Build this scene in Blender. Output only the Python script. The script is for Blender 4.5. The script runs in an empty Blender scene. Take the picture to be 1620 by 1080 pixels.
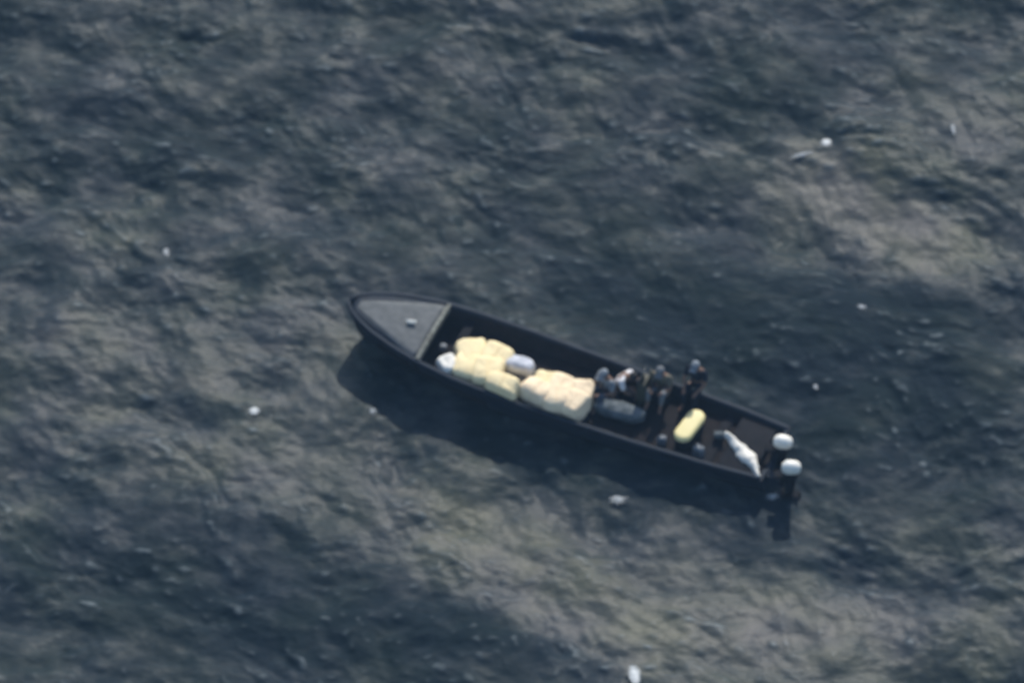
import bpy, bmesh, math, random
import numpy as np
from mathutils import Vector, Matrix, noise, Euler

random.seed(7)
R = math.radians
scene = bpy.context.scene
COL = scene.collection

# ------------------------------------------------------------------ camera
DEP = R(47.6); DIST = 150.0; WIDTH = 22.9
cam_d = bpy.data.cameras.new("camera")
cam = bpy.data.objects.new("camera", cam_d); COL.objects.link(cam)
cam.location = (0, -math.cos(DEP) * DIST, math.sin(DEP) * DIST)
cam.rotation_euler = (math.pi / 2 - DEP, 0, 0)
cam_d.sensor_width = 36
cam_d.lens = 36 * DIST / WIDTH
cam_d.clip_start = 1; cam_d.clip_end = 20000
cam_d.dof.use_dof = True            # long lens, slightly out of focus as in the footage
cam_d.dof.focus_distance = 100
cam_d.dof.aperture_fstop = 1.15
scene.camera = cam

# ------------------------------------------------------------------ sky, sun, exposure
SUN_EL = 41.0; SUN_AZ = 11.0         # azimuth clockwise from +Y
world = bpy.data.worlds.new("World"); scene.world = world
world.use_nodes = True
wn = world.node_tree.nodes; wl = world.node_tree.links
for n in list(wn): wn.remove(n)
sky = wn.new("ShaderNodeTexSky"); sky.sky_type = 'NISHITA'; sky.sun_disc = False
sky.sun_elevation = R(SUN_EL); sky.sun_rotation = R(SUN_AZ)
bg = wn.new("ShaderNodeBackground"); bg.inputs[1].default_value = 0.15
wo = wn.new("ShaderNodeOutputWorld")
wl.new(sky.outputs[0], bg.inputs[0]); wl.new(bg.outputs[0], wo.inputs[0])
sun_d = bpy.data.lights.new("sun", 'SUN'); sun_d.energy = 3.8; sun_d.angle = R(0.5)
sun_d.color = (1.0, 0.95, 0.87)
sun = bpy.data.objects.new("sun", sun_d); COL.objects.link(sun)
sdir = Vector((math.sin(R(SUN_AZ)) * math.cos(R(SUN_EL)), math.cos(R(SUN_AZ)) * math.cos(R(SUN_EL)), math.sin(R(SUN_EL))))
sun.rotation_euler = sdir.to_track_quat('Z', 'Y').to_euler()
sun.location = sdir * 60
scene.view_settings.view_transform = 'Standard'
scene.view_settings.look = 'None'
scene.view_settings.exposure = 0.2
scene.view_settings.gamma = 1.0

# ------------------------------------------------------------------ helpers
def mat(name, col, rough=0.6, col2=None, scale=8.0, bump=0.0, bscale=30.0, spec=0.5, metal=0.0, detail=4.0, thresh=(0.35, 0.65)):
    m = bpy.data.materials.new(name); m.use_nodes = True
    nt = m.node_tree; b = nt.nodes["Principled BSDF"]
    b.inputs["Roughness"].default_value = rough
    b.inputs["Specular IOR Level"].default_value = spec
    b.inputs["Metallic"].default_value = metal
    tc = nt.nodes.new("ShaderNodeTexCoord")
    if col2 is None: col2 = tuple(c * 0.78 for c in col)
    nz = nt.nodes.new("ShaderNodeTexNoise"); nz.inputs["Scale"].default_value = scale; nz.inputs["Detail"].default_value = detail
    nt.links.new(tc.outputs["Object"], nz.inputs["Vector"])
    cr = nt.nodes.new("ShaderNodeValToRGB")
    cr.color_ramp.elements[0].position = thresh[0]; cr.color_ramp.elements[0].color = (*col2, 1)
    cr.color_ramp.elements[1].position = thresh[1]; cr.color_ramp.elements[1].color = (*col, 1)
    nt.links.new(nz.outputs[0], cr.inputs[0]); nt.links.new(cr.outputs[0], b.inputs["Base Color"])
    if bump:
        n2 = nt.nodes.new("ShaderNodeTexNoise"); n2.inputs["Scale"].default_value = bscale; n2.inputs["Detail"].default_value = 3
        nt.links.new(tc.outputs["Object"], n2.inputs["Vector"])
        bp = nt.nodes.new("ShaderNodeBump"); bp.inputs["Strength"].default_value = bump; bp.inputs["Distance"].default_value = 0.02
        nt.links.new(n2.outputs[0], bp.inputs["Height"]); nt.links.new(bp.outputs[0], b.inputs["Normal"])
    return m

def link(name, me, m=None, parent=None, loc=None, rot=None, smooth=True):
    o = bpy.data.objects.new(name, me); COL.objects.link(o)
    if m is not None: me.materials.append(m)
    if smooth:
        for p in me.polygons: p.use_smooth = True
    if parent is not None: o.parent = parent
    if loc: o.location = loc
    if rot: o.rotation_euler = rot
    return o

def from_bm(name, bm, m=None, parent=None, loc=None, rot=None, smooth=True):
    bmesh.ops.recalc_face_normals(bm, faces=bm.faces[:])
    me = bpy.data.meshes.new(name); bm.to_mesh(me); bm.free()
    return link(name, me, m, parent, loc, rot, smooth)

def tag(o, label=None, cat=None, group=None, kind=None):
    if label: o["label"] = label
    if cat: o["category"] = cat
    if group: o["group"] = group
    if kind: o["kind"] = kind
    return o

def empty(name, loc, rotz=0.0):
    o = bpy.data.objects.new(name, None); COL.objects.link(o)
    o.empty_display_size = 0.2
    o.location = loc; o.rotation_euler = (0, 0, rotz)
    return o

def add_box(bm, c, s, bev=0.0, rot=None, taper=None):
    r = bmesh.ops.create_cube(bm, size=1.0)
    vs = r['verts']
    for v in vs:
        v.co = Vector((v.co.x * s[0], v.co.y * s[1], v.co.z * s[2]))
        if taper and v.co.z > 0: v.co.x *= taper[0]; v.co.y *= taper[1]
    if bev:
        es = list({e for v in vs for e in v.link_edges})
        rr = bmesh.ops.bevel(bm, geom=es, offset=bev, segments=3, affect='EDGES', profile=0.5)
        vs = list({v for f in rr['faces'] for v in f.verts} | {v for v in vs if v.is_valid})
    M = Matrix.Translation(c)
    if rot: M = M @ Euler(rot).to_matrix().to_4x4()
    bmesh.ops.transform(bm, matrix=M, verts=vs)
    return vs

def add_tube(bm, pts, rad, seg=10, cap=True):
    pts = [Vector(p) for p in pts]
    rads = rad if isinstance(rad, (list, tuple)) else [rad] * len(pts)
    rings = []
    n = len(pts); up = Vector((0, 0, 1))
    prev = None
    for i, p in enumerate(pts):
        t = (pts[min(i + 1, n - 1)] - pts[max(i - 1, 0)]).normalized()
        a = (prev - t * prev.dot(t)) if prev is not None else t.orthogonal()
        if a.length < 1e-5: a = t.orthogonal()
        a.normalize(); prev = a; b = t.cross(a)
        rings.append([bm.verts.new(p + (a * math.cos(2 * math.pi * k / seg) + b * math.sin(2 * math.pi * k / seg)) * rads[i]) for k in range(seg)])
    for i in range(n - 1):
        for k in range(seg):
            bm.faces.new((rings[i][k], rings[i][(k + 1) % seg], rings[i + 1][(k + 1) % seg], rings[i + 1][k]))
    if cap:
        bm.faces.new(rings[0][::-1]); bm.faces.new(rings[-1])

def slab(rows, th):
    """closed slab from a grid of points, th thick downward"""
    bm = bmesh.new(); n = len(rows[0])
    T = [[bm.verts.new(p) for p in r_] for r_ in rows]
    B = [[bm.verts.new((p[0], p[1], p[2] - th)) for p in r_] for r_ in rows]
    for i in range(len(rows) - 1):
        for j in range(n - 1):
            bm.faces.new((T[i][j], T[i][j + 1], T[i + 1][j + 1], T[i + 1][j])); bm.faces.new((B[i][j], B[i + 1][j], B[i + 1][j + 1], B[i][j + 1]))
        for j in (0, n - 1): bm.faces.new((T[i][j], T[i + 1][j], B[i + 1][j], B[i][j]))
    for i in (0, len(rows) - 1):
        for j in range(n - 1): bm.faces.new((T[i][j], T[i][j + 1], B[i][j + 1], B[i][j]))
    return bm

def superel(c, s, e=0.5, nu=28, nv=18, amp=0.0, freq=3.0, seed=0.0, rot=None, flat=0.0, ridge=0.0):
    """rounded lump: superellipsoid with noise creases"""
    bm = bmesh.new()
    def sp(a, p): return math.copysign(abs(a) ** p, a)
    rings = []
    for j in range(nv + 1):
        ph = -math.pi / 2 + math.pi * j / nv
        if j in (0, nv):
            rings.append([bm.verts.new((0, 0, s[2] * math.sin(ph)))]); continue
        row = []
        for i in range(nu):
            th = 2 * math.pi * i / nu
            row.append(bm.verts.new((s[0] * sp(math.cos(ph), e) * sp(math.cos(th), e), s[1] * sp(math.cos(ph), e) * sp(math.sin(th), e), s[2] * sp(math.sin(ph), e))))
        rings.append(row)
    for j in range(nv):
        a, b = rings[j], rings[j + 1]
        for i in range(nu):
            k = (i + 1) % nu
            if len(a) == 1: bm.faces.new((a[0], b[k], b[i]))
            elif len(b) == 1: bm.faces.new((a[i], a[k], b[0]))
            else: bm.faces.new((a[i], a[k], b[k], b[i]))
    off = Vector((seed * 7.3, seed * 3.1, seed * 5.7))
    for v in bm.verts:
        q = v.co * freq + off
        nzv = noise.noise(q) + 0.5 * noise.noise(q * 2.3)
        d = v.co.normalized() if v.co.length > 1e-6 else Vector((0, 0, 1))
        v.co += d * amp * nzv
        if ridge: v.co += d * ridge * abs(noise.noise(q * 1.7 + Vector((9, 9, 9))))
    M = Matrix.Translation(c)
    if rot: M = M @ Euler(rot).to_matrix().to_4x4()
    bmesh.ops.transform(bm, matrix=M, verts=bm.verts[:])
    return bm

# ------------------------------------------------------------------ boat frame
YAW = R(156.5)
BO = Vector((5.75, -3.80, 0.0))
cY, sY = math.cos(YAW), math.sin(YAW)
def B2W(x, y, z=0.0):
    return Vector((BO.x + x * cY - y * sY, BO.y + x * sY + y * cY, z))
def lc(x, y):
    """my measured coordinates were taken at yaw 155.5"""
    a = R(155.5) - YAW
    return (x * math.cos(a) - y * math.sin(a), x * math.sin(a) + y * math.cos(a))

# ------------------------------------------------------------------ sea
def axis(lo, hi, step, far):
    inner = np.arange(lo, hi + step * 0.5, step)
    out = []; s = step; x = hi
    while x < far:
        s *= 1.13; x += s; out.append(x)
    out = np.array(out)
    return np.concatenate([(lo - (out - hi))[::-1], inner, out])
gx = axis(-13.0, 13.0, 0.042, 6000.0)
gy = axis(-12.5, 12.5, 0.042, 6000.0)
X, Y = np.meshgrid(gx, gy)
cell = np.maximum(np.gradient(gx)[None, :], np.gradient(gy)[:, None])
rng = np.random.default_rng(5)
H = np.zeros_like(X)
def warp(x, y, k, sd):
    r2 = np.random.default_rng(sd)
    o = np.zeros_like(x)
    for _ in range(7):
        a = r2.uniform(0, 2 * np.pi); l = k * r2.uniform(0.6, 1.8); p = r2.uniform(0, 6.28)
        o += np.sin((x * np.cos(a) + y * np.sin(a)) * 2 * np.pi / l + p)
    return o / 3.0
w1 = warp(X, Y, 5.0, 11); w2 = warp(X, Y, 5.0, 12)
w3 = warp(X, Y, 1.6, 13); w4 = warp(X, Y, 1.6, 14)
XX = X + 0.18 * w1; YY = Y + 0.18 * w2
envs = [0.6 + 0.5 * warp(X, Y, 2.6, 30 + q) for q in range(4)]
def waves(n, lmin, lmax, steep, spread, base):
    global H
    for i in range(n):
        L = math.exp(rng.uniform(math.log(lmin), math.log(lmax)))
        a = base + rng.normal() * spread
        k = 2 * np.pi / L
        ph = (XX * np.cos(a) + YY * np.sin(a)) * k + rng.uniform(0, 6.28)
        A = steep * L / (2 * np.pi) / math.sqrt(n)
        fade = np.clip((L / cell - 3.0) / 4.0, 0, 1)
        s = np.sin(ph)
        H += A * fade * (s + 0.35 * (1 - np.abs(s)) * 2 - 0.35) * np.clip(envs[i % 4], 0.05, 1.6)
BASE = R(241)
waves(10, 4.5, 11.0, 0.14, 0.45, BASE)
waves(26, 1.2, 4.0, 0.17, 0.55, BASE + 0.05)
waves(50, 0.45, 1.3, 0.27, 0.70, BASE)
waves(60, 0.22, 0.5, 0.24, 0.8, BASE)
H -= H[(np.abs(X) < 12) & (np.abs(Y) < 12)].mean()
# calmer in the boat's lee / under the hull
bx = (X - BO.x) * cY + (Y - BO.y) * sY; by = -(X - BO.x) * sY + (Y - BO.y) * cY
dist = np.sqrt((np.maximum(np.abs(bx - 4.6) - 4.6, 0)) ** 2 + np.maximum(np.abs(by) - 0.6, 0) ** 2)
calm = 0.75 + 0.25 * np.clip(dist / 2.0, 0, 1)
H *= calm
H += 0.0
# painted_light: bright and dark patches of swell light painted into the water colour
def blob(x, y, rx, ry, ang=0.0):
    c, s = math.cos(ang), math.sin(ang)
    u = ((X - x) * c + (Y - y) * s) / rx; v = (-(X - x) * s + (Y - y) * c) / ry
    return np.exp(-(u * u + v * v))
painted_light = np.full_like(X, 0.36)
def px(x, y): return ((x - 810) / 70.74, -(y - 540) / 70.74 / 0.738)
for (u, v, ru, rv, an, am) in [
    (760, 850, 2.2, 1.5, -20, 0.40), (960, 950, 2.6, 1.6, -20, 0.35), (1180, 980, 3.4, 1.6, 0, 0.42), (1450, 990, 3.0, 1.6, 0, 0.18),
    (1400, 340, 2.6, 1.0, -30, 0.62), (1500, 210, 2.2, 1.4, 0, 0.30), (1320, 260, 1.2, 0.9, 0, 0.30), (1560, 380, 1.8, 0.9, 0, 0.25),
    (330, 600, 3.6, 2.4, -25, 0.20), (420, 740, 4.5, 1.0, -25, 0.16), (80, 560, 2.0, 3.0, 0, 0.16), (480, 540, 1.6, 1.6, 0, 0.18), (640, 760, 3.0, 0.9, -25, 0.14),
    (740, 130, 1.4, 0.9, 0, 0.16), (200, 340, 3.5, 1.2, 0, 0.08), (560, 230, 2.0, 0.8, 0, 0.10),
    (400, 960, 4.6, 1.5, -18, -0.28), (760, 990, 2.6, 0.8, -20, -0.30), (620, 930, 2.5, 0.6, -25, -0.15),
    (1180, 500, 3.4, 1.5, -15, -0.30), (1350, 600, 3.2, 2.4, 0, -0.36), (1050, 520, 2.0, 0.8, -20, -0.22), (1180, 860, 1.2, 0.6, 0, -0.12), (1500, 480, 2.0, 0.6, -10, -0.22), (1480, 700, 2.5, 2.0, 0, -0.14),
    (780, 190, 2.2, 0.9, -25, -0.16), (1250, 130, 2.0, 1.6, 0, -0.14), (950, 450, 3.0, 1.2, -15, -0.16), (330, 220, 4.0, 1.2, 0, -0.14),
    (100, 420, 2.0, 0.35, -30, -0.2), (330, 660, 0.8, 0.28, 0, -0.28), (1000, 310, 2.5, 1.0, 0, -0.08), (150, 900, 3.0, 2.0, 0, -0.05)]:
    x0, y0 = px(u, v); painted_light += 0.95 * am * blob(x0, y0, ru, rv, R(an))
painted_light += 0.055 * warp(X, Y, 3.0, 21) + 0.035 * warp(XX, YY, 1.3, 22)
# crest measure for fine foam
lap = np.zeros_like(H)
lap[1:-1, 1:-1] = H[1:-1, 1:-1] * 4 - H[:-2, 1:-1] - H[2:, 1:-1] - H[1:-1, :-2] - H[1:-1, 2:]
def box(a, n):
    for _ in range(n):
        a = (a + np.roll(a, 1, 0) + np.roll(a, -1, 0) + np.roll(a, 1, 1) + np.roll(a, -1, 1)) / 5
    return a
lap = box(lap, 3); lap[cell > 0.05] = 0
sdv = lap[cell < 0.045].std()
crest = np.clip((lap / sdv - 1.1) / 2.2, 0, 1)
ny, nx = X.shape
co = np.stack([X, Y, H], -1).reshape(-1, 3).astype(np.float32)
idx = np.arange(nx * ny, dtype=np.int32).reshape(ny, nx)
q = np.stack([idx[:-1, :-1], idx[:-1, 1:], idx[1:, 1:], idx[1:, :-1]], -1).reshape(-1, 4)
me = bpy.data.meshes.new("sea")
me.vertices.add(len(co)); me.vertices.foreach_set("co", co.ravel())
me.loops.add(q.size); me.loops.foreach_set("vertex_index", q.ravel())
me.polygons.add(len(q)); me.polygons.foreach_set("loop_start", np.arange(0, q.size, 4, dtype=np.int32))
me.polygons.foreach_set("loop_total", np.full(len(q), 4, dtype=np.int32))
me.polygons.foreach_set("use_smooth", np.ones(len(q), dtype=bool))
me.update(calc_edges=True)
at = me.attributes.new("painted_light", 'FLOAT', 'POINT'); at.data.foreach_set("value", np.clip(painted_light, 0, 1).ravel().astype(np.float32))
at = me.attributes.new("crest", 'FLOAT', 'POINT'); at.data.foreach_set("value", crest.ravel().astype(np.float32))

wm = bpy.data.materials.new("sea_water"); wm.use_nodes = True
nt = wm.node_tree; N = nt.nodes; L = nt.links; bs = N["Principled BSDF"]
bs.inputs["IOR"].default_value = 1.33
a1 = N.new("ShaderNodeAttribute"); a1.attribute_name = "painted_light"
a2 = N.new("ShaderNodeAttribute"); a2.attribute_name = "crest"
tc = N.new("ShaderNodeTexCoord")
mp = N.new("ShaderNodeMapping"); mp.inputs["Rotation"].default_value = (0, 0, R(32)); mp.inputs["Scale"].default_value = (0.62, 1.0, 1.0)
L.new(tc.outputs["Object"], mp.inputs["Vector"])
n1 = N.new("ShaderNodeTexNoise"); n1.inputs["Scale"].default_value = 1.9; n1.inputs["Detail"].default_value = 7; n1.inputs["Roughness"].default_value = 0.62; n1.inputs["Distortion"].default_value = 0.15
L.new(mp.outputs[0], n1.inputs["Vector"])
ma = N.new("ShaderNodeMath"); ma.operation = 'MULTIPLY_ADD'; ma.inputs[1].default_value = 1.25; ma.inputs[2].default_value = -0.625
L.new(n1.outputs[0], ma.inputs[0])
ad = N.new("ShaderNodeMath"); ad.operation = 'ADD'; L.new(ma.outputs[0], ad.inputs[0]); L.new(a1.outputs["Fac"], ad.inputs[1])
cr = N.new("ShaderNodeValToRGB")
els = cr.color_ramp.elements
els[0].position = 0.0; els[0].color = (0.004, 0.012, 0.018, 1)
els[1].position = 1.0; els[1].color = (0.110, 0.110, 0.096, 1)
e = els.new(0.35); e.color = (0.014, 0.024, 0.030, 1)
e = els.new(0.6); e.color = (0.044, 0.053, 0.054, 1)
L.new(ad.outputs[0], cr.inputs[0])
# tint variation (greener / bluer water)
n3 = N.new("ShaderNodeTexNoise"); n3.inputs["Scale"].default_value = 0.45; n3.inputs["Detail"].default_value = 3
L.new(tc.outputs["Object"], n3.inputs["Vector"])
mt = N.new("ShaderNodeMixRGB"); mt.blend_type = 'MULTIPLY'; mt.inputs[0].default_value = 1.0
ct = N.new("ShaderNodeValToRGB")
ct.color_ramp.elements[0].position = 0.35; ct.color_ramp.elements[0].color = (1.01, 1.03, 0.88, 1)
ct.color_ramp.elements[1].position = 0.62; ct.color_ramp.elements[1].color = (1.0, 0.98, 1.06, 1)
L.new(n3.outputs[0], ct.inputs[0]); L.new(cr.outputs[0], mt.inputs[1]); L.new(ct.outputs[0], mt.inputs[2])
fo = N.new("ShaderNodeMixRGB"); fo.inputs[2].default_value = (0.16, 0.19, 0.20, 1)
n4 = N.new("ShaderNodeTexNoise"); n4.inputs["Scale"].default_value = 3.0; n4.inputs["Detail"].default_value = 5
L.new(mp.outputs[0], n4.inputs["Vector"])
r4 = N.new("ShaderNodeMapRange"); r4.inputs[1].default_value = 0.42; r4.inputs[2].default_value = 0.68; r4.inputs[3].default_value = 0.1; r4.inputs[4].default_value = 1.0
L.new(n4.outputs[0], r4.inputs[0])
mf = N.new("ShaderNodeMath"); mf.operation = 'MULTIPLY'; L.new(a2.outputs["Fac"], mf.inputs[0]); L.new(r4.outputs[0], mf.inputs[1])
mf2 = N.new("ShaderNodeMath"); mf2.operation = 'MULTIPLY'; mf2.inputs[1].default_value = 0.75; L.new(mf.outputs[0], mf2.inputs[0])
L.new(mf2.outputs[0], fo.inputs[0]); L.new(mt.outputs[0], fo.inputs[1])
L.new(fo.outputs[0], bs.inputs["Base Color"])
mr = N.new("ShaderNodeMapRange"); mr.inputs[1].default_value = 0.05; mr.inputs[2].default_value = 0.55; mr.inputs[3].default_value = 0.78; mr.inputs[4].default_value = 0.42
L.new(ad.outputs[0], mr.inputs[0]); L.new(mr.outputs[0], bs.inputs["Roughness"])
bs.inputs["Specular IOR Level"].default_value = 0.17
n5 = N.new("ShaderNodeTexNoise"); n5.inputs["Scale"].default_value = 6.0; n5.inputs["Detail"].default_value = 5; n5.inputs["Roughness"].default_value = 0.6
L.new(mp.outputs[0], n5.inputs["Vector"])
bp = N.new("ShaderNodeBump"); bp.inputs["Strength"].default_value = 0.8; bp.inputs["Distance"].default_value = 0.04
L.new(n5.outputs[0], bp.inputs["Height"]); L.new(bp.outputs[0], bs.inputs["Normal"])
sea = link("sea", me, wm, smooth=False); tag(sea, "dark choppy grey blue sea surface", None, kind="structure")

def sea_h(x, y):
    i = int(np.argmin(np.abs(gx - x))); j = int(np.argmin(np.abs(gy - y)))
    return float(H[j, i])

# ------------------------------------------------------------------ materials
M_hull = mat("navy_hull_paint", (0.008, 0.016, 0.028), 0.7, (0.005, 0.011, 0.021), 3, 0.15, 12, spec=0.25)
M_inner = mat("dark_bilge_paint", (0.014, 0.014, 0.017), 0.9, (0.008, 0.009, 0.011), 5, 0.3, 15, spec=0.2)
M_floor = mat("worn_dark_floor", (0.016, 0.013, 0.013), 0.9, (0.009, 0.008, 0.009), 4, 0.4, 20, spec=0.2)
M_deck = mat("grey_deck_paint", (0.128, 0.136, 0.138), 0.75, (0.088, 0.096, 0.098), 5, 0.2, 30, spec=0.2)
M_coam = mat("weathered_pale_timber", (0.22, 0.23, 0.20), 0.8, (0.10, 0.10, 0.085), 9, 0.2, 30, spec=0.2)
M_cream = mat("cream_sacking", (0.86, 0.73, 0.44), 0.9, (0.80, 0.66, 0.39), 4, 0.3, 14, spec=0.15)
M_cream2 = mat("pale_sacking", (0.88, 0.73, 0.50), 0.9, (0.78, 0.62, 0.42), 4, 0.3, 14, spec=0.15)
M_white = mat("white_gelcoat", (0.86, 0.81, 0.70), 0.4, (0.74, 0.74, 0.68), 6, 0.0, spec=0.4)
M_whcl = mat("white_cloth", (0.78, 0.76, 0.68), 0.9, (0.66, 0.64, 0.58), 7, 0.5, 20, spec=0.1)
M_greycl = mat("grey_tarp", (0.14, 0.16, 0.17), 0.9, (0.07, 0.085, 0.09), 6, 0.5, 14, spec=0.15)
M_bundle = mat("pale_blue_grey_wrap", (0.64, 0.65, 0.68), 0.8, (0.46, 0.48, 0.52), 6, 0.4, 14, spec=0.15)
M_taupe = mat("taupe_sacking", (0.20, 0.185, 0.16), 0.9, (0.10, 0.095, 0.085), 5, 0.5, 14, spec=0.1)
M_pill = mat("pale_yellow_vinyl", (0.78, 0.67, 0.34), 0.5, (0.74, 0.64, 0.30), 3, 0.15, 20, spec=0.3)
M_black = mat("black_rubber", (0.010, 0.010, 0.012), 0.85, (0.007, 0.007, 0.009), 8, spec=0.15)
M_metal = mat("dull_metal", (0.06, 0.06, 0.065), 0.6, (0.04, 0.04, 0.045), 8, metal=0.3)
M_cons = mat("dark_olive_console", (0.050, 0.052, 0.034), 0.6, (0.034, 0.035, 0.025), 6, 0.1, 20, spec=0.3)
M_glass = mat("smoked_perspex", (0.05, 0.06, 0.06), 0.2, (0.04, 0.05, 0.05), 3)
M_jug = mat("grey_plastic_jug", (0.16, 0.18, 0.20), 0.6, (0.12, 0.14, 0.16), 8)
M_foam = mat("sea_foam", (0.72, 0.74, 0.72), 0.95, (0.45, 0.48, 0.48), 18, 0.5, 40, spec=0.1)
M_foam2 = mat("thin_sea_foam", (0.50, 0.52, 0.52), 0.95, (0.26, 0.29, 0.30), 9, 0.5, 40, spec=0.1)
def lacy(m, core):
    """foam thins out to nothing towards its edge, broken by bubbles"""
    nt = m.node_tree; N_ = nt.nodes; b = N_["Principled BSDF"]
    tc = N_.new("ShaderNodeTexCoord"); mp_ = N_.new("ShaderNodeMapping"); mp_.inputs["Location"].default_value = (-.5, -.5, 0)
    mp_.inputs["Scale"].default_value = (1, 1, 0)
    ln = N_.new("ShaderNodeVectorMath"); ln.operation = 'LENGTH'
    nt.links.new(tc.outputs["Generated"], mp_.inputs[0]); nt.links.new(mp_.outputs[0], ln.inputs[0])
    nz = N_.new("ShaderNodeTexNoise"); nz.inputs["Scale"].default_value = 22; nz.inputs["Detail"].default_value = 3
    nt.links.new(tc.outputs["Object"], nz.inputs["Vector"])
    m1 = N_.new("ShaderNodeMath"); m1.operation = 'MULTIPLY_ADD'; m1.inputs[1].default_value = .55; nt.links.new(nz.outputs[0], m1.inputs[0]); nt.links.new(ln.outputs["Value"], m1.inputs[2])
    mr_ = N_.new("ShaderNodeMapRange"); mr_.interpolation_type = 'SMOOTHSTEP'
    mr_.inputs[1].default_value = .72; mr_.inputs[2].default_value = .32 + core; mr_.inputs[3].default_value = 0; mr_.inputs[4].default_value = 1
    nt.links.new(m1.outputs[0], mr_.inputs[0]); nt.links.new(mr_.outputs[0], b.inputs["Alpha"])
lacy(M_foam, .12); lacy(M_foam2, .0)
M_skin = mat("brown_skin", (0.20, 0.115, 0.075), 0.6, (0.17, 0.095, 0.06), 12)
M_hair = mat("black_hair", (0.02, 0.017, 0.015), 0.8, (0.012, 0.01, 0.01), 30, 0.4, 60)

# ------------------------------------------------------------------ the boat
boat = empty("motorboat", BO, YAW)
tag(boat, "long narrow open motorboat, dark navy with a pointed grey foredeck, still on the sea", "boat")
LEN = 10.25
def hb(s):            # half beam at the gunwale
    return float(np.interp(s, [0, .1, .25, .45, .6, .72, .8, .87, .92, .96, .985, 1.0],
                              [.84, .93, 1.0, 1.06, 1.08, 1.05, .97, .82, .66, .46, .28, .06]))
def sheer(s): return float(np.interp(s, [0, .3, .5, .7, .8, .9, 1.0], [.56, .60, .68, .80, .90, 1.0, 1.08]))
def sm(xs): return xs
SN = 60
stations = [1 - (1 - i / SN) ** 1.25 for i in range(SN + 1)]
bm = bmesh.new(); rows = []
FL = 0.26
for s in stations:
    g = sheer(s); b = hb(s); x = s * LEN
    xk = x - 0.40 * max(0, (s - .70) / .30) ** 2.2          # raked stem
    xc = x - 0.20 * max(0, (s - .70) / .30) ** 2.2
    cb = b * (0.84 - 0.34 * max(0, (s - .6) / .4))
    keel = -0.42 + 0.30 * max(0, (s - .75) / .25) ** 2
    cz = 0.02 + 0.22 * max(0, (s - .6) / .4)
    rim = min(0.09, b * 0.5)
    ib = max(b - rim, 0.01)
    fl = min(FL + 0.30 * max(0, (s - .75) / .25), g - .1)
    half = [(xk, 0.0, keel), (xc, cb, cz), ((x + xc) / 2, (cb + b) / 2 + 0.01 * b, (cz + g) / 2 - .02), (x, b + .015, g - .05), (x, b + .015, g), (x - .02 * s, ib, g + .004), (x - .04 * s, ib - .02 * min(1, ib * 5), g - .06), (xc - .02, max(ib - .10, .004), fl), (xk - .02, 0.0, fl)]
    ring = [bm.verts.new(p) for p in half]
    left = [bm.verts.new((p[0], -p[1], p[2])) for p in half[1:-1]]
    rows.append(ring + left[::-1])
n = len(rows[0])
for a, b in zip(rows[:-1], rows[1:]):
    for k in range(n):
        bm.faces.new((a[k], a[(k + 1) % n], b[(k + 1) % n], b[k]))
bm.faces.new(rows[-1])
hull = from_bm("hull", bm, M_hull, boat, smooth=True)
hull.data.materials.append(M_inner)
for p in hull.data.polygons:
    c = p.center
    if c.z > FL - .05 and abs(c.y) < hb(min(max(c.x / LEN, 0), 1)) - .07 and c.z < sheer(c.x / LEN) - .03 and c.x < 9.4: p.material_index = 1
# transom
bm = bmesh.new()
r0 = [(0, 0, -.42), (0, .72, .02), (0, .80, .3), (0, .87, .53), (0, .52, .53), (0, .42, .38), (0, -.42, .38), (0, -.52, .53), (0, -.87, .53), (0, -.80, .3), (0, -.72, .02)]
f1 = [bm.verts.new((p[0] - .045, p[1], p[2])) for p in r0]; f2 = [bm.verts.new((p[0] + .05, p[1] * .985, p[2])) for p in r0]
bm.faces.new(f1[::-1]); bm.faces.new(f2)
for k in range(len(r0)): bm.faces.new((f1[k], f1[(k + 1) % len(r0)], f2[(k + 1) % len(r0)], f2[k]))
from_bm("transom", bm, M_hull, boat, smooth=False)
# floor boards
rws = []
for x in np.linspace(.08, 8.2, 30):
    w = hb(x / LEN) - .205; zf = FL + .05 + .3 * max(0, (x / LEN - .75) / .25)
    rws.append([(x, w * t, zf) for t in np.linspace(-1, 1, 5)])
bm = slab(rws, .025)
from_bm("floor", bm, M_floor, boat, smooth=False)
# foredeck, cambered, ends in a straight coaming
rws = []
for s in np.linspace(8.22 / LEN, .985, 16):
    w = hb(s) - min(.085, hb(s) * .4); g = sheer(s)
    xo = 0
    rws.append([((s * LEN - .05 * s * (abs(t) ** 2), w * t, g - .015 + .05 * (1 - t * t) * min(1, w))) for t in np.linspace(-1, 1, 9)])
bm = slab(rws, .03)
fd = from_bm("foredeck", bm, M_hull, boat)
# grey non-slip panel laid on the foredeck, a long triangle
rws = []
for x in np.linspace(8.235, 9.97, 18):
    s = x / LEN; f = (x - 8.235) / (9.97 - 8.235); w0 = hb(s) - min(.085, hb(s) * .4); w = min(.80 * (1 - f) ** .92 + .10, w0 - .012); g = sheer(s)
    rws.append([(x, w * t + .02, g - .010 + .05 * (1 - (w * t / w0) ** 2) * min(1, w0)) for t in np.linspace(-1, 1, 9)])
from_bm("deck_panel", slab(rws, .012), M_deck, fd)
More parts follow.
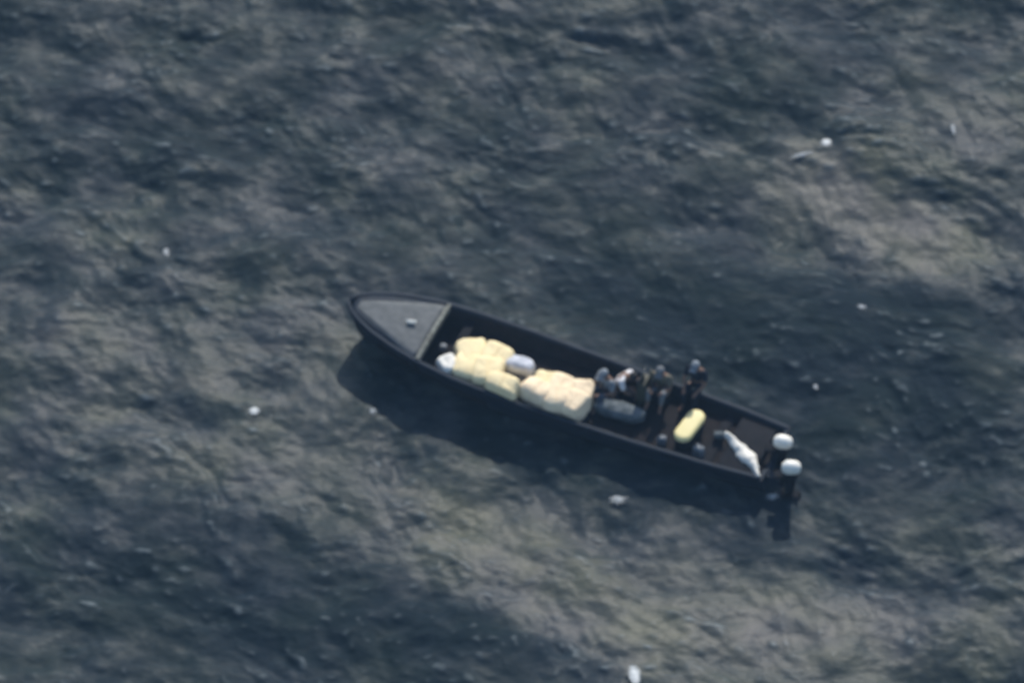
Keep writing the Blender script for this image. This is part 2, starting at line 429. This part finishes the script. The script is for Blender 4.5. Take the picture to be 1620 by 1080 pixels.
# coaming along the aft edge of the foredeck
bm = bmesh.new()
ts = np.linspace(-1, 1, 11); wB = hb(8.2 / LEN) - .08; gB = sheer(8.2 / LEN)
pa = []
for t in ts:
    z = gB - .015 + .05 * (1 - t * t)
    pa.append([bm.verts.new((8.13 + dx, wB * t, z + dz)) for dx, dz in ((0, -.10), (0, .045), (.09, .045), (.09, .0))])
for a, b in zip(pa[:-1], pa[1:]):
    for k in range(4): bm.faces.new((a[k], a[(k + 1) % 4], b[(k + 1) % 4], b[k]))
bm.faces.new(pa[0]); bm.faces.new(pa[-1][::-1])
from_bm("coaming", bm, M_coam, boat, smooth=False)
# bulkhead below the coaming
bm = bmesh.new(); add_box(bm, (8.24, 0, .56), (.03, 1.50, .62)); from_bm("bulkhead", bm, M_inner, boat, smooth=False)
# small white deck fitting
def cleat(x, y, z, m=M_white, sc=1.0):
    bm = bmesh.new()
    add_box(bm, (0, 0, .012 * sc), (.16 * sc, .06 * sc, .024 * sc), .008 * sc)
    add_tube(bm, [(.05 * sc, 0, .0), (.05 * sc, 0, .05 * sc)], .014 * sc); add_tube(bm, [(-.05 * sc, 0, .0), (-.05 * sc, 0, .05 * sc)], .014 * sc)
    add_tube(bm, [(-.11 * sc, 0, .055 * sc), (-.05 * sc, 0, .055 * sc), (.05 * sc, 0, .055 * sc), (.11 * sc, 0, .055 * sc)], [.008 * sc, .02 * sc, .02 * sc, .008 * sc])
    return from_bm("deck_cleat", bm, m, boat, (x, y, z), (0, 0, .3))
cleat(8.70, .02, 1.0, M_white, 1.15)
# rub rail along each gunwale
for sg in (1, -1):
    bm = bmesh.new()
    add_tube(bm, [(s * LEN, sg * (hb(s) + .022), sheer(s) - .05) for s in np.linspace(0, .995, 40)], .022, 8)
    from_bm("rub_rail", bm, M_black, boat)
# thwart boards across the open well
for x, w in ((7.62, .2), (4.28, .2), (1.35, .22)):
    bm = bmesh.new(); add_box(bm, (x, 0, sheer(x / LEN) - .24), (w, 2 * (hb(x / LEN) - .13), .035), .008)
    from_bm("thwart", bm, M_inner, boat, smooth=False)
# console with windscreen and wheel
con = bpy.data.objects.new("console", None)
bm = bmesh.new(); add_box(bm, (0, 0, .38), (.24, .42, .76), .04, taper=(.75, .92))
console = from_bm("console", bm, M_cons, boat, (3.28, -.42, FL + .05))
bm = bmesh.new(); add_box(bm, (.06, 0, .86), (.015, .42, .22), .004, rot=(0, -.35, 0)); from_bm("windscreen", bm, M_glass, console)
bm = bmesh.new()
add_tube(bm, [(-.20, .15 * math.cos(a), .62 + .15 * math.sin(a)) for a in np.linspace(0, 2 * math.pi, 21)], .013, 8, False)
add_tube(bm, [(-.20, -.14, .62), (-.20, .14, .62)], .01, 6); add_tube(bm, [(-.20, 0, .49), (-.20, 0, .75)], .01, 6); add_tube(bm, [(-.20, 0, .62), (-.1, 0, .60)], .02, 8)
from_bm("steering_wheel", bm, M_black, console)
# pale yellow capsule-shaped seat on a dark base, across the boat
bm = bmesh.new()
def capsule_outline(l, r, k=10):
    pts = []
    for i in range(k + 1):
        a = math.pi * i / k; pts.append((r * math.cos(a), l / 2 + r * math.sin(a)))
    for i in range(k + 1):
        a = math.pi + math.pi * i / k; pts.append((r * math.cos(a), -l / 2 + r * math.sin(a)))
    return pts
def capsule(l, r, prof):
    bm = bmesh.new(); rg = []
    for (ins, z) in prof:
        rg.append([bm.verts.new((x, y, z)) for x, y in capsule_outline(l, r - ins)])
    n = len(rg[0])
    for a, b in zip(rg[:-1], rg[1:]):
        for k in range(n): bm.faces.new((a[k], a[(k + 1) % n], b[(k + 1) % n], b[k]))
    bm.faces.new(rg[0][::-1]); bm.faces.new(rg[-1])
    return bm
px_, py_ = lc(1.97, .13)
seat_b = from_bm("seat_base", capsule(.56, .18, [(.02, 0), (0, .02), (0, .26), (.01, .27)]), M_inner, boat, (px_, py_, FL + .05), (0, 0, -.12))
from_bm("seat_cushion", capsule(.56, .205, [(.03, .272), (.006, .285), (0, .31), (.0, .36), (.012, .39), (.04, .41), (.09, .418)]), M_pill, seat_b)

# ------------------------------------------------------------------ outboards
def outboard(name_label, x, y, tilt, steer, sc=1.0):
    w = B2W(x, y, .58)
    o = empty("outboard_motor", w, YAW + steer); o.rotation_euler = (0, 0, YAW + steer)
    tag(o, name_label, "outboard motor", "outboard motors at the stern")
    Mt = Matrix.Rotation(tilt, 4, 'Y')
    def P(nm, bm, m, sm=True, par=o):
        bmesh.ops.transform(bm, matrix=Mt, verts=bm.verts[:]); return from_bm(nm, bm, m, par, smooth=sm)
    P("cowl", superel((-.16, 0, .30), (.215, .145, .165), .8, amp=.012, freq=4), M_white)
    bm = bmesh.new(); add_box(bm, (-.16, 0, .055), (.44 * sc, .27 * sc, .07), .03); P("lower_cowl", bm, M_black)
    bm = bmesh.new(); add_box(bm, (-.17, 0, -.25), (.20, .11, .58), .03, taper=(1.3, 1.5)); P("midsection", bm, M_black)
    bm = bmesh.new(); add_box(bm, (-.20, 0, -.57), (.42, .22, .02), .006); P("cavitation_plate", bm, M_black)
    bm = bmesh.new(); add_tube(bm, [(-.40, 0, -.72), (-.36, 0, -.72), (-.1, 0, -.72), (.03, 0, -.72)], [.04, .055, .06, .01], 12)
    add_box(bm, (-.17, 0, -.68), (.2, .03, .2), .01); add_box(bm, (-.14, 0, -.86), (.14, .015, .2), .005)
    g = P("gearcase", bm, M_black)
    bm = bmesh.new()
    for k in range(3):
        a = 2 * math.pi * k / 3
        add_box(bm, (-.43, .09 * math.cos(a), -.72 + .09 * math.sin(a)), (.015, .12, .08), .005, rot=(a, .0, .45))
    P("propeller", bm, M_metal, True, g)
    bm = bmesh.new(); add_box(bm, (.0, 0, -.10), (.09, .26, .36), .015); add_box(bm, (.10, 0, .02), (.20, .22, .06), .01); P("mounting_bracket", bm, M_black)
    return o
ex, ey = lc(-.12, -.05); nx_, ny_ = lc(-.64, .54)
outboard("white cowled outboard motor farther from the viewer, nearer the boat's centre line", ex + .16, ey - .02, -.12, .25, .70)
outboard("white cowled outboard motor nearest the viewer, sticking out farthest behind the stern", nx_ + .20, ny_ + .02, -.05, .35, .72)
# jack plate carrying the near motor
bm = bmesh.new(); add_box(bm, (-.23, .50, .36), (.38, .24, .14), .02); from_bm("motor_bracket", bm, M_hull, boat)
bm = bmesh.new(); add_box(bm, (-.02, -.09, .42), (.10, .30, .14), .015); from_bm("motor_bracket", bm, M_hull, boat)

# ------------------------------------------------------------------ cargo
GA = "cream wrapped bales stacked in the front of the well"; GB = "pale bales stacked in the middle of the well"
def bale(x, y, z, sx, sy, sz, rz, m, label, group, seed, e=.42, name="wrapped_bale", cat="bale", amp=.06):
    bx_, by_ = lc(x, y)
    o = from_bm(name, superel((0, 0, 0), (sx, sy, sz), e, amp=amp, freq=4.0, seed=seed, ridge=.02), m, None, B2W(bx_, by_, z), (random.uniform(-.08, .08), random.uniform(-.08, .08), YAW + rz))
    # tied neck and lashing
    bm = bmesh.new()
    pts = []
    for k in range(25):
        a = 2 * math.pi * k / 24
        ca, sa = math.cos(a), math.sin(a)
        pts.append((0, sy * 1.02 * math.copysign(abs(ca) ** e, ca), sz * 1.04 * math.copysign(abs(sa) ** e, sa)))
    add_tube(bm, pts, .005, 6, False)
    from_bm("lashing", bm, m, o)
    return tag(o, label, cat, group)
FLZ = FL + .05
A = [
 (7.22, .22, .60, .34, .42, .26, .5, "big cream bale at the front of the forward stack, far side"),
 (7.10, .62, .62, .33, .36, .26, .2, "cream bale in the middle of the forward stack, second from the foredeck"),
 (6.66, .12, .62, .34, .36, .28, -.1, "cream bale at the far rear corner of the forward stack, beside the white bundle"),
 (6.62, .62, .66, .34, .34, .30, .3, "fullest cream bale in the centre of the forward stack"),
 (6.14, .88, .76, .38, .22, .26, -.1, "cream bale on the near gunwale linking the forward and rear stacks"),
]
for i, a in enumerate(A): bale(*a[:7], M_cream, a[7], GA, i + 1.0)
bm_o = bale(7.52, .78, .72, .20, .24, .15, .9, M_whcl, "small white bundle at the front near corner of the cream stack", None, 9, name="cloth_bundle", cat="bundle")
bale(6.06, .10, .66, .30, .19, .24, .05, M_bundle, "pale blue grey bundle between the two cream stacks, far side", None, 10, name="cloth_bundle", cat="bundle")
bale(6.12, .50, .46, .34, .20, .20, .2, M_taupe, "dull taupe sack in the gap between the two cream stacks", None, 11, name="sack", cat="sack")
Bq = [
 (5.30, .36, .62, .32, .33, .26, .2, "pale bale at the front far corner of the rear stack, behind the taupe sack"),
 (5.40, .68, .70, .36, .27, .25, -.2, "pale bale at the front near corner of the rear stack"),
 (4.98, .34, .64, .28, .34, .27, .0, "pale bale at the middle of the rear stack on its far side"),
 (4.92, .67, .68, .30, .32, .26, .3, "pale bale at the middle of the rear stack on its near side"),
 (4.52, .28, .62, .26, .30, .25, .2, "pinkish pale bale at the rear far corner of the rear stack, next to the people"),
 (4.52, .66, .66, .26, .30, .25, -.2, "pinkish pale bale at the rear near corner of the rear stack"),
]
for i, a in enumerate(Bq): bale(*a[:7], M_cream2 if i else M_cream, a[7], GB, i + 21.0)
# small things in the well
o = bale(7.93, .15, .52, .075, .065, .08, .2, M_jug, "small dull grey pouch lying on the dark floor just behind the foredeck", None, 15, name="pouch", cat="pouch", amp=.01)
x_, y_ = lc(3.60, .22)
o = from_bm("folded_tarp", superel((0, 0, 0), (.58, .20, .16), .6, nu=40, nv=20, amp=.05, freq=5, seed=31, ridge=.03), M_greycl, None, B2W(x_, y_, FLZ + .17), (0, 0, YAW + .05))
tag(o, "grey tarpaulin bundled along the near side beside the seated people", "tarpaulin")

# ------------------------------------------------------------------ white cloth heaped over the stern corner
cl = [lc(1.20, -.10), lc(.98, .02), lc(.78, .14), lc(.60, .26), lc(.42, .36), lc(.26, .50), lc(.14, .66), lc(.02, .80)]
wd = [.05, .10, .14, .18, .17, .09, .06, .05]
NT = 48; rws = []
for i in range(NT + 1):
    t = i / NT * (len(cl) - 1); k = min(int(t), len(cl) - 2); f = t - k
    c = Vector((cl[k][0] * (1 - f) + cl[k + 1][0] * f, cl[k][1] * (1 - f) + cl[k + 1][1] * f))
    tg = Vector((cl[k + 1][0] - cl[k][0], cl[k + 1][1] - cl[k][1])).normalized(); nn = Vector((-tg.y, tg.x))
    w = wd[k] * (1 - f) + wd[k + 1] * f
    row = []
    for j in range(13):
        v = j / 12 * 2 - 1
        p = c + nn * (v * w)
        q = Vector((p.x * 6, p.y * 6, 3.3))
        zz = .50 + .10 * (1 - v * v) + .05 * noise.noise(q) + .03 * abs(noise.noise(q * 2.5))
        row.append(((p.x + .03 * noise.noise(q * 1.5), p.y + .03 * noise.noise(q * 1.4 + Vector((5, 1, 2))), zz)))
    rws.append(row)
bm = slab(rws, .02)
o = from_bm("white_cloth", bm, M_whcl, None, BO, (0, 0, YAW)); tag(o, "crumpled white cloth trailing over the stern toward the near corner of the boat", "cloth")

# bench that carries the cloth
bm = bmesh.new(); add_box(bm, (.64, 0, .40), (.84, 1.55, .16), .02); from_bm("stern_bench", bm, M_inner, boat)
o = bale(1.34, -.03, .48, .11, .07, .07, .4, M_greycl, "small light scrap of cloth between the yellow seat and the white cloth", None, 17, name="rag", cat="rag", amp=.02)

# grey fuel jugs on the near side
def jug(x, y, label, sc=1.0, rz=0):
    x, y = lc(x, y)
    o = empty("plastic_jug", B2W(x, y, FLZ), YAW + rz); tag(o, label, "jug", "grey plastic jugs in the stern half")
    bm = bmesh.new(); add_box(bm, (0, 0, .15 * sc), (.24 * sc, .16 * sc, .30 * sc), .03 * sc, taper=(.92, .9)); from_bm("jug_body", bm, M_jug, o)
    bm = bmesh.new(); add_tube(bm, [(-.07 * sc, 0, .29 * sc), (-.07 * sc, 0, .35 * sc), (.03 * sc, 0, .36 * sc), (.07 * sc, 0, .29 * sc)], .014 * sc, 8); from_bm("handle", bm, M_jug, o)
    bm = bmesh.new(); add_tube(bm, [(.09 * sc, 0, .29 * sc), (.09 * sc, 0, .34 * sc)], .025 * sc, 10); from_bm("cap", bm, M_black, o)
jug(2.42, .62, "grey plastic jug on the near side just in front of the yellow seat", .9, .3)
jug(1.55, .58, "grey plastic jug on the near side just behind the yellow seat", 1.05, -.2)

# ------------------------------------------------------------------ people
def skin_obj(name, pts, edges, rads, m, parent, root=0, sub=1):
    me = bpy.data.meshes.new(name); me.from_pydata([tuple(p) for p in pts], edges, []); me.update()
    o = link(name, me, m, parent, smooth=False)
    md = o.modifiers.new("skin", 'SKIN'); md.use_smooth_shade = True
    sl = me.skin_vertices[0] if len(me.skin_vertices) else None
    if sl is None:
        bpy.context.view_layer.objects.active = o
        bpy.ops.mesh.customdata_skin_add(); sl = me.skin_vertices[0]
    for i, r in enumerate(rads):
        r = r if isinstance(r, tuple) else (r, r)
        sl.data[i].radius = r; sl.data[i].use_root = (i == root)
    sb = o.modifiers.new("subsurf", 'SUBSURF'); sb.levels = sub; sb.render_levels = sub
    return o

def person(label, loc, rz, J, shirt, trousers, hat=None, long_sleeves=False):
    """J: joint positions; facing +x"""
    o = empty("person", loc, rz); tag(o, label, "person", "people aboard the boat")
    V_ = {k: Vector(v) for k, v in J.items()}
    pel, wa, ch, nk, hd = V_['pelvis'], V_['waist'], V_['chest'], V_['neck'], V_['head']
    pts = [pel, wa, ch, nk]; rad = [(.13, .11), (.115, .10), (.14, .11), (.055, .055)]
    ed = [(0, 1), (1, 2), (2, 3)]
    def add(p, r, par):
        pts.append(p); rad.append(r); ed.append((par, len(pts) - 1)); return len(pts) - 1
    axh = (hd - nk).normalized()
    h0 = add(hd - axh * .07, (.065, .06), 3); h1 = add(hd, (.083, .09), h0); h2 = add(hd + axh * .075, (.07, .075), h1)
    for s in ('L', 'R'):
        sh, el, wr, hn = V_['sh' + s], V_['el' + s], V_['wr' + s], V_['hn' + s]
        a = add(sh, .062, 2); a = add(sh.lerp(el, .5), .05, a); a = add(el, .042, a); a = add(wr, .027, a); a = add(hn, (.040, .018), a)
        d = (hn - wr).normalized(); sd = d.cross(Vector((0, 0, 1)))
        if sd.length < .1: sd = Vector((0, 1, 0))
        sd.normalize(); dn = Vector((0, 0, -1))
        for k, ln in enumerate((.062, .072, .068, .052)):
            off = sd * (-.028 + .0185 * k)
            b = add(hn + off + d * .03, .009, a); b = add(hn + off * 1.15 + d * (.03 + ln * .55), .0085, b); b = add(hn + off * 1.2 + d * (.03 + ln) + dn * .015, .0075, b)
        ts = 1 if s == 'L' else -1
        b = add(hn - d * .01 + sd * (.036 * ts), .0105, a); b = add(hn + d * .025 + sd * (.055 * ts) + dn * .012, .009, b)
    for s in ('L', 'R'):
        hp, kn, an, to = V_['hp' + s], V_['kn' + s], V_['an' + s], V_['to' + s]
        a = add(hp, .085, 0); a = add(kn, .058, a); a = add(an, .038, a); a = add(to, (.042, .028), a)
    skin_obj("body", pts, ed, rad, M_skin, o)
    # shirt
    sp = [wa.lerp(pel, .6), wa, ch, ch.lerp(nk, .6)]; sr = [(.150, .132), (.137, .122), (.158, .132), (.09, .085)]; se = [(0, 1), (1, 2), (2, 3)]
    for s in ('L', 'R'):
        sh, el, wr = V_['sh' + s], V_['el' + s], V_['wr' + s]
        sp.append(sh); sr.append(.085); se.append((2, len(sp) - 1))
        sp.append(sh.lerp(el, .8 if not long_sleeves else 1)); sr.append(.070 if not long_sleeves else .058); se.append((len(sp) - 2, len(sp) - 1))
        if long_sleeves: sp.append(el.lerp(wr, .9)); sr.append(.044); se.append((len(sp) - 2, len(sp) - 1))
    skin_obj("shirt", sp, se, sr, shirt, o)
    tp = [pel.lerp(wa, .35), pel]; tr = [(.139, .122), (.142, .124)]; te = [(0, 1)]
    for s in ('L', 'R'):
        hp, kn, an = V_['hp' + s], V_['kn' + s], V_['an' + s]
        tp.append(hp); tr.append(.100); te.append((1, len(tp) - 1))
        tp.append(kn); tr.append(.075); te.append((len(tp) - 2, len(tp) - 1))
        tp.append(kn.lerp(an, .85)); tr.append(.058); te.append((len(tp) - 2, len(tp) - 1))
    skin_obj("trousers", tp, te, tr, trousers, o)
    # face: nose and ears, hair
    fw = Vector((1, 0, 0)); fw = (fw - axh * fw.dot(axh)).normalized(); si = axh.cross(fw)
    bm = superel(hd + fw * .092 - axh * .005, (.014, .011, .020), 1.0, 10, 8); from_bm("nose", bm, M_skin, o)
    for sg in (1, -1):
        from_bm("ear", superel(hd + si * (.080 * sg), (.018, .010, .030), 1.0, 10, 8), M_skin, o)
        from_bm("eye", superel(hd + fw * .082 + si * (.03 * sg) + axh * .015, (.008, .014, .008), 1.0, 8, 6), M_black, o)
    from_bm("mouth", superel(hd + fw * .078 - axh * .045, (.008, .022, .006), 1.0, 10, 6), mat("lip", (.16, .06, .05), .6), o)
    R3 = Matrix((fw, si, axh)).transposed().to_euler()
    if hat:
        from_bm("hair", superel(hd - fw * .02 + axh * .02, (.090, .088, .085), 1.0, 18, 12, amp=.006, freq=20), M_hair, o)
        bm = superel(Vector((0, 0, 0)), (.105, .098, .075), .9, 20, 12)
        add_box(bm, (.13, 0, -.01), (.12, .15, .012), .005)
        bmesh.ops.transform(bm, matrix=Matrix.Translation(hd + axh * .065) @ R3.to_matrix().to_4x4(), verts=bm.verts[:])
        from_bm("cap", bm, hat, o)
    else:
        from_bm("hair", superel(hd - fw * .018 + axh * .035, (.096, .092, .090), .95, 18, 12, amp=.008, freq=22), M_hair, o)
    return o

SIT = dict(pelvis=(0, 0, .13), waist=(-.04, 0, .30), chest=(-.02, 0, .50), neck=(.03, 0, .64), head=(.08, 0, .76),
    shL=(-.01, .19, .54), elL=(.14, .25, .32), wrL=(.34, .16, .40), hnL=(.42, .12, .42), shR=(-.01, -.19, .54), elR=(.14, -.25, .32), wrR=(.34, -.16, .40), hnR=(.42, -.12, .42),
    hpL=(.03, .10, .12), knL=(.40, .17, .42), anL=(.52, .15, .08), toL=(.68, .17, .04), hpR=(.03, -.10, .12), knR=(.40, -.17, .40), anR=(.50, -.15, .08), toR=(.66, -.17, .04))
BEND = dict(SIT); BEND.update(chest=(.10, 0, .46), neck=(.21, 0, .55), head=(.31, 0, .62), shL=(.12, .19, .48), shR=(.12, -.19, .48), elL=(.24, .26, .28), elR=(.26, -.24, .28), wrL=(.44, .20, .22), wrR=(.44, -.18, .24), hnL=(.51, .18, .20), hnR=(.51, -.16, .22))
BENCH = dict(SIT); BENCH.update(knL=(.42, .14, .14), anL=(.46, .14, -.26), toL=(.62, .16, -.30), knR=(.42, -.14, .14), anR=(.44, -.14, -.26), toR=(.60, -.16, -.30), wrL=(.32, .16, .22), hnL=(.39, .14, .20), wrR=(.32, -.16, .22), hnR=(.39, -.14, .20))
STAND = dict(pelvis=(0, 0, .92), waist=(.0, 0, 1.08), chest=(.05, 0, 1.28), neck=(.09, 0, 1.44), head=(.13, 0, 1.57),
    shL=(.05, .19, 1.34), elL=(.12, .26, 1.08), wrL=(.33, .15, 1.02), hnL=(.41, .12, 1.02), shR=(.05, -.19, 1.34), elR=(.10, -.27, 1.08), wrR=(.30, -.17, 1.0), hnR=(.38, -.14, 1.0),
    hpL=(0, .09, .88), knL=(.05, .12, .48), anL=(-.02, .13, .09), toL=(.13, .15, .04), hpR=(0, -.09, .88), knR=(.04, -.12, .48), anR=(-.02, -.14, .09), toR=(.13, -.16, .04))
C_white = mat("white_shirt", (.74, .73, .73), .9, (.62, .61, .61), 10, .3, 20, spec=.1)
C_lgrey = mat("pale_grey_shirt", (.24, .27, .29), .9, (.17, .19, .21), 10, .3, 20, spec=.1)
C_olive = mat("olive_shirt", (.16, .15, .115), .9, (.11, .105, .08), 10, .3, 20, spec=.1)
C_navy = mat("dark_shirt", (.022, .026, .036), .9, (.015, .018, .026), 10, .3, 20, spec=.1)
C_denim = mat("denim", (.07, .085, .11), .9, (.05, .06, .08), 10, .3, 20, spec=.1)
C_brown = mat("brown_trousers", (.085, .065, .06), .9, (.06, .045, .04), 10, .3, 20, spec=.1)
C_grey = mat("grey_trousers", (.17, .18, .185), .9, (.12, .13, .14), 10, .3, 20, spec=.1)
def pl(x, y, z): x, y = lc(x, y); return B2W(x, y, z)
person("person in a white shirt hunched over between the pale bales and the console", pl(3.90, -.50, FLZ), YAW + R(170), BEND, C_white, C_brown)
person("person in pale grey shirt sitting low right behind the pale bales", pl(4.12, -.22, FLZ), YAW + R(70), SIT, C_lgrey, C_denim, hat=C_lgrey)
person("person in an olive shirt and light cap sitting beside the console", pl(3.0, -.66, FLZ + .18), YAW + R(95), SIT, C_olive, C_grey, hat=C_grey)
person("person in dark clothes and a grey cap sitting on the far gunwale", pl(2.30, -1.02, .62), YAW + R(88), BENCH, C_navy, C_navy, hat=C_lgrey)
bm = bmesh.new(); add_box(bm, (0, 0, .095), (.42, .36, .19), .02)
o = from_bm("low_box", bm, M_inner, None, pl(3.0, -.66, FLZ), (0, 0, YAW)); tag(o, "low dark box the person in the olive shirt sits on", "box")

# ------------------------------------------------------------------ whitecaps and foam flecks
def foam(wx, wy, sx, sy, rz, m, label, seed, drops=0):
    bm = bmesh.new(); solid = m is M_foam; NA, NR = 64, 7; rows_ = []
    for j in range(1, NR + 1):
        row = []
        for i in range(NA):
            t = 2 * math.pi * i / NA
            nz = noise.noise(Vector((math.cos(t) * 2.2, math.sin(t) * 2.2, seed * 3.7))); n2 = noise.noise(Vector((math.cos(t) * 7, math.sin(t) * 7, seed * 1.3)))
            rad = max(.25, .95 + .45 * nz + (.22 if solid else .4) * n2) * j / NR
            z = .022 * (1 - (j / NR) ** 2) + .012 * noise.noise(Vector((rad * math.cos(t) * 5, rad * math.sin(t) * 5, seed)))
            row.append(bm.verts.new((sx * rad * math.cos(t), sy * rad * math.sin(t), z)))
        rows_.append(row)
    c0 = bm.verts.new((0, 0, .03)); c1 = bm.verts.new((0, 0, -.04))
    for i in range(NA):
        k = (i + 1) % NA
        bm.faces.new((c0, rows_[0][i], rows_[0][k])); bm.faces.new((c1, rows_[-1][k], rows_[-1][i]))
        for p_, q_ in zip(rows_[:-1], rows_[1:]): bm.faces.new((p_[i], q_[i], q_[k], p_[k]))
    o = from_bm("foam_patch", bm, m, None, (wx, wy, sea_h(wx, wy) + .015), (0, 0, rz))
    return tag(o, label, "foam patch", "foam flecks on the water")
foam(7.22, 6.08, .19, .17, .3, M_foam, "brightest white foam fleck, on the water in the upper right", 1)
foam(6.67, 5.73, .34, .10, .35, M_foam2, "thin grey foam streak just left of the brightest upper right fleck", 2)
foam(-7.84, 2.71, .12, .20, .3, M_foam2, "pale foam fleck alone on the water at the left, above the boat", 3)
foam(-5.70, -2.14, .16, .14, .0, M_foam, "round white foam fleck on the water left of the boat, beside a dark wave trough", 4)
foam(-3.08, -2.12, .13, .11, .0, M_foam2, "small pale fleck at the edge of the boat's shadow near the bow", 5)
foam(2.35, -4.55, .26, .22, .4, M_foam2, "soft grey foam patch just below the boat's shadow", 6)
foam(2.61, -9.74, .17, .36, .1, M_foam, "upright white foam splash at the bottom edge of the picture", 7)
foam(7.88, 1.0, .17, .10, -.3, M_foam2, "dull grey foam patch on the dark water to the right of the boat", 8)
foam(10.15, 6.4, .07, .24, .15, M_foam2, "narrow upright foam streak near the upper right corner", 9)
foam(6.74, -1.45, .08, .12, .2, M_foam2, "faint foam fleck on the dark water above the motors", 10)
foam(5.72, -4.55, .22, .14, .2, M_foam2, "grey foam patch on the water beside the near stern corner", 11)

# ------------------------------------------------------------------ thin sea haze between the far camera and the water
bm = bmesh.new(); add_box(bm, (0, 0, 69.0), (15000, 15000, 142.0))
hz = from_bm("haze", bm, None, None, smooth=False)
hm = bpy.data.materials.new("haze"); hm.use_nodes = True; hn = hm.node_tree
for n_ in list(hn.nodes): hn.nodes.remove(n_)
pv = hn.nodes.new("ShaderNodeVolumePrincipled"); pv.inputs["Color"].default_value = (0.38, 0.66, 1.0, 1); pv.inputs["Density"].default_value = 0.00024; pv.inputs["Anisotropy"].default_value = 0.0
ho = hn.nodes.new("ShaderNodeOutputMaterial"); hn.links.new(pv.outputs[0], ho.inputs["Volume"])
hz.data.materials.append(hm); tag(hz, "thin bluish haze over the open sea", None, kind="stuff")
